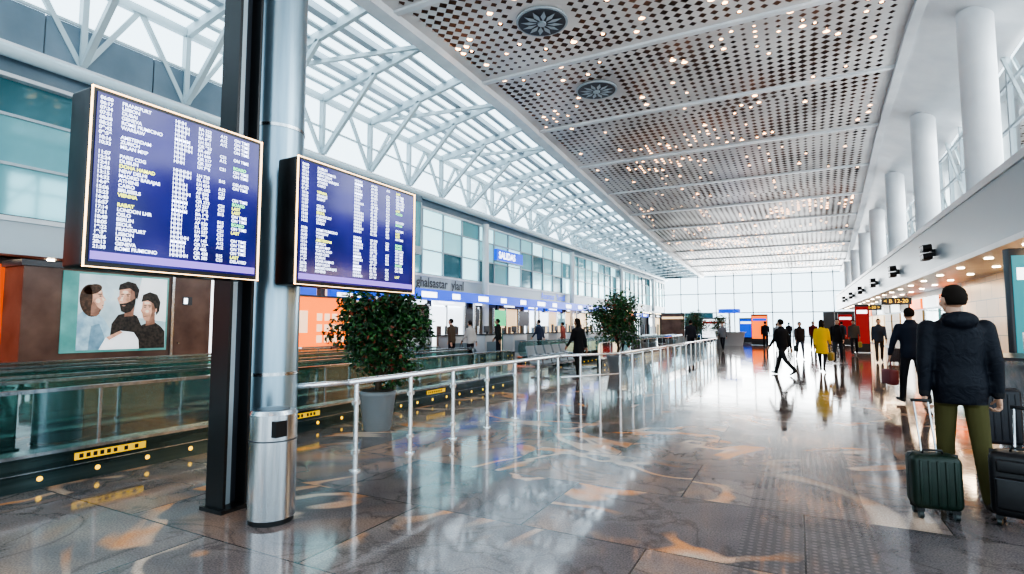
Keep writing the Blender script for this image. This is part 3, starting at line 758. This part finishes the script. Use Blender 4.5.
e = empty('facade_lettering', (WL, 18, 0)); text('letters', 'ghalsastar  ylanl', (.03, 0, 3.18), .58, 'dark', e, off=.012)
text('letters_2', 'Ascensur  Yarmil', (.03, 12.5, 3.2), .55, 'blue', e, off=.01); text('letters_3', 'Departures', (.03, 24, 3.2), .55, 'dark', e)
e = empty('blue_wall_sign', (WL + .15, 26, 0)); b = B(); b.mm(-.1, .08, -1.5, 1.5, 4.95, 5.55, 'blue'); b.mm(-.12, .1, -1.55, 1.55, 4.9, 4.95, 'lgrey'); b.done('box', e)
text('lettering', 'SALIDAS', (.085, -1.3, 5.08), .5, 'white_em', e, off=.01)
def totem(x, y, w, h, rz, m, name='information_totem', band='lit'):
    b = B(); b.rbox(0, 0, h / 2 + .02, w, .14, h, .02, 'dark'); b.mm(-w / 2 + .04, w / 2 - .04, -.08, -.069, .5, h - .1, m)
    b.mm(-w / 2 + .1, w / 2 - .1, -.085, -.08, h - .5, h - .3, band); b.mm(-w / 2 - .05, w / 2 + .05, -.2, .2, 0, .03, 'steel')
    T = Matrix.Translation((x, y, 0)) @ Matrix.Rotation(rz, 4, 'Z'); return b.done(name, T=T)
totem(3.32, 11.7, .5, 2.75, .3, 'teal'); totem(3.3, 36.5, .7, 2.7, 0, 'red', band='white_em')
totem(-2.6, 47, 1.2, 2.4, 0, 'orange', band='blue'); totem(-3.9, 53, 1.4, 2.2, 0, 'blue'); totem(-6.4, 50, 2, 2.2, 0, 'lit', band='red'); totem(3.4, 50, 1.0, 2.5, 0, 'red'); totem(-9.5, 48, 2, 2.6, 0, 'brown', band='litwarm')
b = B(); b.loft([(-4.6, 45, 0, .9, .6), (-4.6, 45, 1.0, 1.1, .8), (-4.6, 45, 1.05, 1.2, .9)], 'desk', seg=24); b.cyl((-4.6, 45, 1.05), (-4.6, 45, 2.6), .08, 'steel'); b.cyl((-4.6, 45, 2.5), (-4.6, 45, 2.8), .8, 'blue', seg=24); b.done('information_desk')

b = B()
b.loft([(2.85, 9.95, 0, .34, .6), (2.85, 9.95, .05, .36, .62), (2.85, 9.95, .35, .38, .68), (2.85, 9.95, .75, .50, .85), (2.85, 9.95, .98, .58, .95), (2.85, 9.95, 1.05, .58, .95)], 'steel', seg=40)
b.loft([(2.85, 9.95, 1.05, .62, 1.), (2.85, 9.95, 1.09, .62, 1.)], 'dark', seg=40)
b.rbox(2.9, 10.1, 1.27, .08, .4, .3, .02, 'black'); b.cyl((2.9, 10.1, 1.09), (2.9, 10.1, 1.2), .03, 'steel')
b.done('curved_service_counter')

# ------------------------------------------------------------------ luggage
def suitcase(name, x, y, rz, w, h, d, col, hz=.95, tilt=.0, soft=False):
    m = noisy(mat(name + '_shell', col, .45), tuple(c * .8 for c in col), tuple(min(1, c * 1.2) for c in col), 20., bump=.05 if soft else 0)
    b = B(); z0 = .075
    b.rbox(0, 0, z0 + (h - z0) / 2, w, d, h - z0, .05, m, 4)
    for k in range(5 if not soft else 0):
        xx = -w * .34 + w * .68 * k / 4
        for s in (-1, 1): b.rbox(xx, s * d / 2, z0 + (h - z0) / 2, .022, .016, (h - z0) * .82, .006, m, 2)
    b.rbox(0, 0, z0 + (h - z0) / 2, w * 1.012, .014, (h - z0) * 1.006, .005, 'black', 2)
    if soft:
        b.rbox(0, -d / 2 - .01, z0 + (h - z0) * .38, w * .8, .05, (h - z0) * .5, .02, m); b.rbox(0, -d / 2 - .005, z0 + (h - z0) * .8, w * .75, .035, (h - z0) * .2, .015, m)
        b.mm(-w * .38, w * .38, -d / 2 - .04, -d / 2 - .034, z0 + (h - z0) * .6, z0 + (h - z0) * .61, 'dark')
    for sx in (-1, 1):
        for sy in (-1, 1):
            cx, cy = sx * (w / 2 - .05), sy * (d / 2 - .045)
            b.cyl((cx - .014, cy, .032), (cx + .014, cy, .032), .032, 'rubber', seg=14); b.cyl((cx, cy, .05), (cx, cy, .09), .018, 'black', seg=8)
            b.mm(cx - .022, cx + .022, cy - .02, cy + .02, .055, .08, 'black')
    b.tube([(-.07, 0, h - .01), (-.06, 0, h + .025), (.06, 0, h + .025), (.07, 0, h - .01)], .01, 'black')
    yy = d / 2 - .04; hw = .05
    for s in (-1, 1): b.cyl((s * hw, yy, h - .02), (s * hw, yy + (hz - h) * tilt, hz), .008, 'steel', seg=8)
    b.tube([(-hw - .02, yy + (hz - h) * tilt, hz), (hw + .02, yy + (hz - h) * tilt, hz)], .014, 'black')
    T = Matrix.Translation((x, y, 0)) @ Matrix.Rotation(rz, 4, 'Z'); return b.done(name, T=T)

# ------------------------------------------------------------------ people
def cap_geo(b, p0, p1, r0, r1, m, flat=None):
    p0 = Vector(p0); p1 = Vector(p1); d = (p1 - p0).normalized(); pts = [p0 - d * r0 * .95, p0 - d * r0 * .7, p0 - d * r0 * .3, p0]; rs = [r0 * .25, r0 * .7, r0 * .95, r0]
    for t in (.33, .66): pts.append(p0.lerp(p1, t)); rs.append(r0 + (r1 - r0) * t)
    pts += [p1, p1 + d * r1 * .3, p1 + d * r1 * .7, p1 + d * r1 * .95]; rs += [r1, r1 * .95, r1 * .7, r1 * .25]
    b.tube(pts, rs, m, seg=12)
def remesh(b, name, vox, smooth_it, parent):
    o = b.done(name + '_tmp'); md = o.modifiers.new('r', 'REMESH'); md.mode = 'VOXEL'; md.voxel_size = vox
    if smooth_it:
        s = o.modifiers.new('s', 'SMOOTH'); s.factor = .5; s.iterations = smooth_it
    dg = bpy.context.evaluated_depsgraph_get(); me = bpy.data.meshes.new_from_object(o.evaluated_get(dg))
    bpy.data.objects.remove(o, do_unlink=True)
    n = bpy.data.objects.new(name, me); COL.objects.link(n); n.parent = parent
    me.polygons.foreach_set('use_smooth', [True] * len(me.polygons)); return n
mc = {}
def cm(name, col, rough=.8, **k):
    key = (name, col)
    if key not in mc: mc[key] = mat(name, col, rough, **k)
    return mc[key]
SK = [(.50, .30, .21), (.36, .20, .13), (.62, .40, .30)]

def person(name, x, y, hd, H=1.75, legs=((.4, .1), (-.3, .3)), arms=((-.35, .12, .25), (.35, .12, .3)), lean=.04,
           top=(.02, .022, .03), bot=(.03, .03, .04), shoe=(.015, .015, .015), hair=(.02, .015, .012), sk=0, hem=.84, vox=.03,
           longhair=False, puff=.0, female=False, grip=(False, False), bag=None, backpack=False, turn=0., quilt=False, hood=False):
    s = H / 1.755; e = empty(name, (x, y, 0)); e.rotation_euler = (0, 0, hd); e.scale = (s, s, s)
    mt = cm('jacket_cloth', top, .85, spec=.25); mb = cm('trouser_cloth', bot, spec=.25); ms = cm('shoe_leather', shoe, .4); mh = cm('hair', hair, .75, spec=.15); mk = cm('skin', SK[sk], .5)
    if quilt and not mt.node_tree.nodes.get('qb'):
        nt = mt.node_tree; tcn = nt.nodes.new('ShaderNodeTexCoord'); wv = nt.nodes.new('ShaderNodeTexNoise'); wv.name = 'qb'
        wv.inputs['Scale'].default_value = 9; wv.inputs['Detail'].default_value = 3; wv.inputs['Distortion'].default_value = 1.5
        bp = nt.nodes.new('ShaderNodeBump'); bp.inputs['Strength'].default_value = .5; bp.inputs['Distance'].default_value = .03
        nt.links.new(tcn.outputs['Object'], wv.inputs[0]); nt.links.new(wv.outputs['Fac'], bp.inputs['Height']); nt.links.new(bp.outputs[0], nt.nodes['Principled BSDF'].inputs['Normal'])
        nt.nodes['Principled BSDF'].inputs['Roughness'].default_value = .6
    W = .92 if female else 1.
    hipz = .93; segs = []
    J = {}
    low = 9
    for i, sx in enumerate((-1, 1)):
        th, kn = legs[i]; h = Vector((sx * .09, 0, hipz)); k = h + .44 * Vector((sx * .02, math.sin(th), -math.cos(th))); a = k + .42 * Vector((0, math.sin(th - kn), -math.cos(th - kn)))
        pitch = -max(0, (kn - th) * .75) if kn > .15 else max(0., th * .4)
        toe = a + .17 * Vector((sx * .12, math.cos(pitch), math.sin(pitch))) + Vector((0, 0, -.055)); heel = a + Vector((0, -.045, -.05)) 
        if pitch < 0: heel = a + Vector((0, -.06, -.03))
        J[i] = (h, k, a, toe, heel); low = min(low, toe.z - .035, heel.z - .035)
    dz = -low
    T = Matrix.Translation((0, 0, hipz + dz)) @ Matrix.Rotation(-lean, 4, 'X') @ Matrix.Translation((0, 0, -hipz))
    b = B(); up = Vector((0, 0, dz))
    def cap(p0, p1, r0, r1, tag): cap_geo(b, p0, p1, r0, r1, mt); segs.append((Vector(p0), Vector(p1), r0, r1, tag))
    for i in (0, 1):
        h, k, a, toe, heel = [q + up for q in J[i]]
        cap(h, k, .090, .066, 'bottom'); cap(k, a, .066, .054 if not female else .038, 'bottom'); cap(heel, toe, .038, .034, 'shoe'); cap(a, heel.lerp(toe, .35), .04, .042, 'shoe')
    p = puff
    secs = []
    if hem < .8: secs += [(0, 0, hem, .20 * W + p, .16 + p), (0, 0, (hem + .9) / 2, .19 * W + p, .14 + p)]
    else: secs += [(0, 0, hem - .01, .150 * W + p, .105 + p)]
    secs += [(0, -.01, .95, .168 * W + p, .118 + p), (0, 0, 1.1, .158 * W + p, .112 + p), (0, .005, 1.27, .178 * W + p, .125 + p), (0, -.005, 1.39, .185 * W + p, .115 + p), (0, -.01, 1.46, .13 * W + p * .6, .085 + p * .5), (0, -.01, 1.50, .07 + p * .4, .065 + p * .4)]
    b.loft(secs, mt, seg=22, T=T)
    segs.append((T @ Vector((0, 0, .98)), T @ Vector((0, 0, 1.38)), .16, .16, 'top'))
    nk = T @ Vector((0, 0, 1.46)); hdp = T @ Vector((0, .015, 1.57)); cap(nk, hdp, .058, .052, 'neck')
    hands = []
    for i, sx in enumerate((-1, 1)):
        pitch, abd, el = arms[i]
        sh = Vector((sx * (.175 * W + p * .6), -.005, 1.405))
        d1 = Vector((sx * math.sin(abd), math.sin(pitch) * math.cos(abd), -math.cos(pitch) * math.cos(abd)))
        p2 = pitch + el; ab2 = abd * .3; d2 = Vector((sx * math.sin(ab2), math.sin(p2) * math.cos(ab2), -math.cos(p2) * math.cos(ab2)))
        elb = sh + d1 * .285; wr = elb + d2 * .25
        S, E_, Wd = T @ sh, T @ elb, T @ wr
        cap(S, E_, .062 + p * .6, .048 + p * .5, 'arm'); cap(E_, Wd, .046 + p * .5, .034 + p * .35, 'arm')
        hands.append((Wd, (Wd - E_).normalized(), sx, grip[i]))
    if hood:
        b.ell(T @ Vector((0, -.115, 1.47)), (.125, .07, .075), mt)
        segs.append((T @ Vector((-.05, -.115, 1.47)), T @ Vector((.05, -.115, 1.47)), .07, .07, 'arm'))
    body = remesh(b, 'body_and_clothes', vox, 2 if vox > .02 else 3, e)
    me = body.data; me.materials.clear()
    for m_ in (mt, mb, ms, mk): me.materials.append(m_)
    n = len(me.polygons); C = np.zeros(n * 3); me.polygons.foreach_get('center', C); C = C.reshape(-1, 3)
    best = np.full(n, 9.); tag = np.zeros(n, int); tags = ['top', 'bottom', 'shoe', 'neck', 'arm']
    for (p0, p1, r0, r1, tg) in segs:
        a_ = np.array(p0); d_ = np.array(p1) - a_; t = np.clip(((C - a_) @ d_) / (d_ @ d_), 0, 1)
        dist = np.linalg.norm(C - (a_ + t[:, None] * d_), axis=1) - (r0 + (r1 - r0) * t)
        k = dist < best; best[k] = dist[k]; tag[k] = tags.index(tg)
    idx = np.zeros(n, int); z = C[:, 2] - dz
    idx[(tag == 1)] = 1; idx[(tag == 2)] = 2; idx[(tag == 3) & (z > 1.515)] = 3
    idx[(tag == 1) & (z > hem)] = 0; idx[(tag == 0) & (z < hem)] = 1
    me.polygons.foreach_set('material_index', idx.tolist()); me.update()
    for (w, d, sx, g) in hands:
        hb = B(); fw = Vector((0, 1, 0)); fw = (fw - d * fw.dot(d)).normalized(); inn = Vector((-sx, 0, 0)); inn = (inn - d * inn.dot(d) - fw * inn.dot(fw)).normalized()
        R = Matrix((fw, inn, d)).transposed()
        cap_geo(hb, w - d * .03, w + d * .03, .026, .024, mk)
        hb.ell(w + d * .06, (.041, .017, .052), mk, R=R)
        c1, c2 = (1.25, 2.6) if g else (.3, .75)
        for k, (off, ln) in enumerate(((.031, .072), (.011, .08), (-.010, .075), (-.030, .06))):
            q0 = w + d * .10 + fw * off; q1 = q0 + (d * math.cos(c1 * .6) + inn * math.sin(c1 * .6)) * ln * .42
            q2 = q1 + (d * math.cos(c1 * 1.4) + inn * math.sin(c1 * 1.4)) * ln * .34; q3 = q2 + (d * math.cos(c2) + inn * math.sin(c2)) * ln * .26
            hb.tube([q0 - d * .02, q0, q1, q2, q3, q3 + (q3 - q2) * .2], [.0095, .0095, .009, .0085, .007, .003], mk, seg=8)
        t0 = w + d * .03 + fw * .03; t1 = t0 + (fw * .65 + d * .7 + inn * .3).normalized() * .038; t2 = t1 + (d * .8 + inn * (.8 if g else .4)).normalized() * .034
        hb.tube([t0 - fw * .01, t0, t1, t2, t2 + (t2 - t1) * .2], [.011, .0115, .0105, .0085, .003], mk, seg=8)
        hb.done('hand_left' if sx < 0 else 'hand_right', e)
        if puff: 
            cb = B(); cb.cyl(w - d * .02, w + d * .015, .036 + p * .3, cm('cuff', (.012, .012, .014)), r1=.033 + p * .25, seg=16); cb.done('cuff', e)
    HT = T @ Matrix.Translation((0, .02, 1.645)) @ Matrix.Rotation(turn, 4, 'Z') @ Matrix.Rotation(lean * .7, 4, 'X')
    b = B()
    b.ell((0, -.005, .015), (.074, .096, .095), mk, 18, 12); b.ell((0, .028, -.045), (.056, .062, .068), mk, 16, 10); b.ell((0, .068, -.085), (.026, .022, .022), mk)
    b.ell((0, .096, -.012), (.012, .018, .026), mk, 10, 8); b.ell((0, .108, -.026), (.016, .013, .011), mk, 10, 8)
    for sx in (-1, 1): b.ell((sx * .076, -.002, -.012), (.009, .02, .031), mk, 10, 8); b.ell((sx * .04, .07, -.03), (.022, .02, .022), mk, 10, 8)
    b.ell((0, .0, -.09), (.046, .05, .05), mk)
    for i in range(len(b.v)): b.v[i] = tuple(HT @ Vector(b.v[i]))
    remesh(b, 'head', .007 if vox < .02 else .012, 2, e)
    b = B(); wh = cm('eye_white', (.75, .75, .73), .3); ir = cm('iris', (.03, .02, .015), .2); lp = cm('lips', (.40, .16, .14), .5)
    for sx in (-1, 1):
        b.ell((sx * .031, .083, .004), (.014, .010, .008), wh, 10, 8); b.ell((sx * .031, .090, .004), (.006, .004, .006), ir, 8, 6)
        b.tube([(sx * .016, .094, .023), (sx * .033, .092, .028), (sx * .05, .08, .022)], .004, mh, seg=6)
    b.ell((0, .088, -.054), (.023, .008, .005), lp, 10, 6); b.ell((0, .087, -.062), (.019, .009, .006), lp, 10, 6)
    def hf(d):
        k = 1.
        if d.y > .25 and d.z < .5 + .3 * (1 - d.y): k = .84
        elif d.z < (-.62 if not longhair else -.75): k = .80
        elif abs(d.x) > .75 and d.y > -.15 and d.z < .12: k = .86
        return k * (1 + .025 * math.sin(19 * d.x + 17 * d.y) * math.cos(18 * d.z))
    b.ell((0, -.010, .018), (.086, .108, .108), mh, 28, 20, fn=hf)
    if longhair:
        b.loft([(0, -.06, .04, .075, .05), (0, -.07, -.06, .082, .045), (0, -.075, -.16, .08, .035), (0, -.075, -.24, .055, .022)], mh, seg=16)
    for i in range(len(b.v)): b.v[i] = tuple(HT @ Vector(b.v[i]))
    b.done('face_and_hair', e)
    b = B(); b.loft([(0, -.008, 1.465, .085 + p, .08 + p), (0, -.008, 1.52, .072 + p * .6, .070 + p * .6), (0, -.006, 1.535, .066 + p * .5, .066 + p * .5)], mt, seg=20, T=T); b.done('collar', e)
    if backpack:
        bk = cm('backpack_nylon', (.015, .018, .028), .7); b = B(); b.rbox(.0, -.225 - p, 1.19, .25, .12, .38, .05, bk, 4); b.rbox(.0, -.29 - p, 1.10, .18, .04, .18, .018, bk, 3)
        b.tube([(-.04, -.22 - p, 1.38), (-.03, -.25 - p, 1.42), (.03, -.25 - p, 1.42), (.04, -.22 - p, 1.38)], .008, bk)
        for sx in (-1, 1): b.tube([(sx * .09, -.17 - p, 1.36), (sx * .12, -.09, 1.475 + p), (sx * .125, .03, 1.47 + p), (sx * .13, .125 + p, 1.36), (sx * .15, .13 + p, 1.2), (sx * .16, .02, 1.05)], .012, bk, w=2)
        for i in range(len(b.v)): b.v[i] = tuple(T @ Vector(b.v[i]))
        b.done('backpack', e)
    if bag:
        w, d, sx, g = hands[bag[0]]; bk = cm('bag_leather', bag[1], .5); b = B(); c = w + d * .1
        b.rbox(c.x, c.y, c.z - .33, .16, .40, .28, .04, bk); b.tube([(c.x, c.y - .09, c.z - .21), (c.x, c.y - .05, c.z - .05), (c.x, c.y, c.z - .005), (c.x, c.y + .05, c.z - .05), (c.x, c.y + .09, c.z - .21)], .009, bk)
        b.done('handbag', e)
    return e

pi = math.pi
person('traveller_man', 1.21, 5.90, .10, 1.83, legs=((.10, .05), (-.16, .12)), arms=((-.12, .16, .12), (-.15, .14, .2)), lean=.02,
       top=(.007, .009, .016), bot=(.075, .070, .026), shoe=(.02, .016, .014), vox=.012, puff=.024, hem=.80, grip=(True, True), quilt=True, turn=.35, hood=True)
suitcase('trolley_suitcase', .92, 5.43, .12, .33, .49, .23, (.004, .018, .011), hz=.88, tilt=.35)
suitcase('trolley_suitcase', 1.47, 5.45, -.35, .38, .55, .26, (.009, .009, .011), hz=.86, tilt=.35, soft=True)
suitcase('trolley_suitcase', 2.13, 8.7, .1, .42, .74, .28, (.015, .017, .024), hz=.95)
person('walking_man', 1.93, 12.75, .25, 1.82, legs=((.28, .08), (-.22, .25)), arms=((.1, .35, .25), (-.15, .15, .2)), top=(.015, .02, .035), bot=(.02, .022, .03), puff=.02, bag=(0, (.16, .03, .035)), vox=.02, backpack=False)
crowd = [
 ('walking_man', -.42, 18.7, .9, 1.76, (.45, .1), (-.4, .45), (.015, .016, .02), (.02, .02, .025), .84, False),
 ('walking_woman', .71, 20.5, -.2, 1.70, (.35, .1), (-.3, .3), (.75, .50, .04), (.02, .02, .03), .62, True),
 ('walking_man', 1.45, 25.6, 3.0, 1.78, (.35, .1), (-.3, .3), (.02, .02, .025), (.03, .04, .06), .84, False),
 ('walking_woman', .1, 27.9, 3.3, 1.68, (.35, .1), (-.3, .3), (.04, .03, .03), (.08, .09, .13), .84, True),
 ('walking_man', 2.6, 33., 3.1, 1.8, (.3, .1), (-.3, .2), (.10, .09, .08), (.02, .02, .03), .84, False),
 ('walking_man', -1.9, 40.5, 0, 1.8, (.3, .1), (-.3, .2), (.02, .02, .03), (.02, .02, .03), .84, False),
 ('walking_woman', -1.2, 41., .2, 1.68, (.3, .1), (-.3, .2), (.3, .32, .35), (.02, .02, .03), .84, True),
 ('walking_man', .9, 39., 3.2, 1.78, (.3, .1), (-.3, .2), (.14, .02, .02), (.05, .06, .10), .84, False),
 ('walking_man', 2.7, 43., 0, 1.78, (.3, .1), (-.3, .2), (.04, .07, .12), (.02, .02, .03), .84, False),
 ('walking_man', -.6, 52., 0, 1.78, (.3, .1), (-.3, .2), (.02, .02, .03), (.02, .02, .03), .84, False),
 ('standing_woman', -5.65, 14.9, 1.2, 1.70, (.04, .03), (-.04, .03), (.012, .012, .015), (.02, .02, .02), .58, True),
 ('standing_man', -11.5, 17.0, 1.6, 1.75, (.04, .03), (-.04, .03), (.10, .07, .05), (.02, .02, .03), .84, False),
 ('standing_woman', -11.3, 18.0, 1.3, 1.68, (.04, .03), (-.04, .03), (.45, .42, .40), (.03, .03, .04), .84, True),
 ('standing_man', -11.5, 20.6, 1.8, 1.78, (.04, .03), (-.04, .03), (.02, .02, .02), (.02, .02, .03), .84, False),
 ('standing_man', -11.2, 24.2, 1.5, 1.78, (.04, .03), (-.04, .03), (.04, .05, .09), (.02, .02, .03), .84, False),
 ('standing_woman', -11.3, 27.5, 1.5, 1.68, (.04, .03), (-.04, .03), (.35, .1, .08), (.02, .02, .03), .84, True),
 ('walking_man', -4.6, 27.5, .2, 1.78, (.3, .1), (-.3, .2), (.03, .03, .04), (.02, .02, .03), .84, False),
 ('walking_woman', -4.0, 35., 3., 1.68, (.3, .1), (-.3, .2), (.2, .2, .22), (.02, .02, .03), .84, True),
 ('walking_man', 3.0, 27., 3.1, 1.78, (.3, .1), (-.3, .2), (.05, .06, .09), (.06, .05, .04), .84, False),
]
for i, (nm, x, y, hd, H, l1, l2, top, bot, hem, fem) in enumerate(crowd):
    bag = (i % 2, [(.02, .02, .02), (.3, .24, .05), (.1, .05, .03)][i % 3]) if i in (1, 3, 4, 12) else None
    person(nm, x, y, hd, H, legs=(l1, l2) if i % 2 else (l2, l1), arms=((-.3, .12, .2), (.3, .12, .35)) if i % 2 else ((.35, .12, .35), (-.3, .12, .15)), top=top, bot=bot, hem=hem, vox=.03, longhair=fem and i % 3 != 0, female=fem, sk=i % 3, bag=bag, backpack=(i in (2, 8)), puff=.012)
suitcase('trolley_suitcase', 3.4, 26.3, 0, .4, .62, .26, (.03, .03, .05), hz=.95, tilt=.0)

# ------------------------------------------------------------------ lights and world
w = bpy.data.worlds.new('World'); sc.world = w; w.use_nodes = True
bg = w.node_tree.nodes['Background']; bg.inputs[0].default_value = (.74, .90, 1, 1); bg.inputs[1].default_value = 3.0
def area(name, loc, rot, sx, sy, power, col):
    l = bpy.data.lights.new(name, 'AREA'); l.shape = 'RECTANGLE'; l.size = sx; l.size_y = sy; l.energy = power; l.color = col
    o = bpy.data.objects.new(name, l); o.location = loc; o.rotation_euler = rot; COL.objects.link(o); return o
area('skylight_daylight', (-12.2, 29, 11.4), (0, math.radians(20), 0), 4.6, 74, 2300, (.84, .94, 1))
area('clerestory_daylight', (6.6, 36, 6.9), (0, math.radians(90), 0), 4.6, 62, 4000, (1, .95, .89))
area('end_window_daylight', (-4.3, Y1 + 1.2, 4.0), (math.radians(-90), 0, 0), 19, 7, 2600, (1, .94, .88))
for y in (12, 20, 28, 38): area('soffit_light', (4.8, y, 3.1), (0, 0, 0), 1.2, 3, 150, (1, .75, .48))

cam = bpy.data.cameras.new('Camera'); co = bpy.data.objects.new('Camera', cam); COL.objects.link(co)
cam.sensor_width = 36; cam.lens = 540 * 36 / 1024; cam.clip_end = 300; cam.clip_start = .05
co.location = (0, 0, 1.5); co.rotation_euler = (math.radians(90 + 4.13), 0, math.radians(27.74))
sc.camera = co
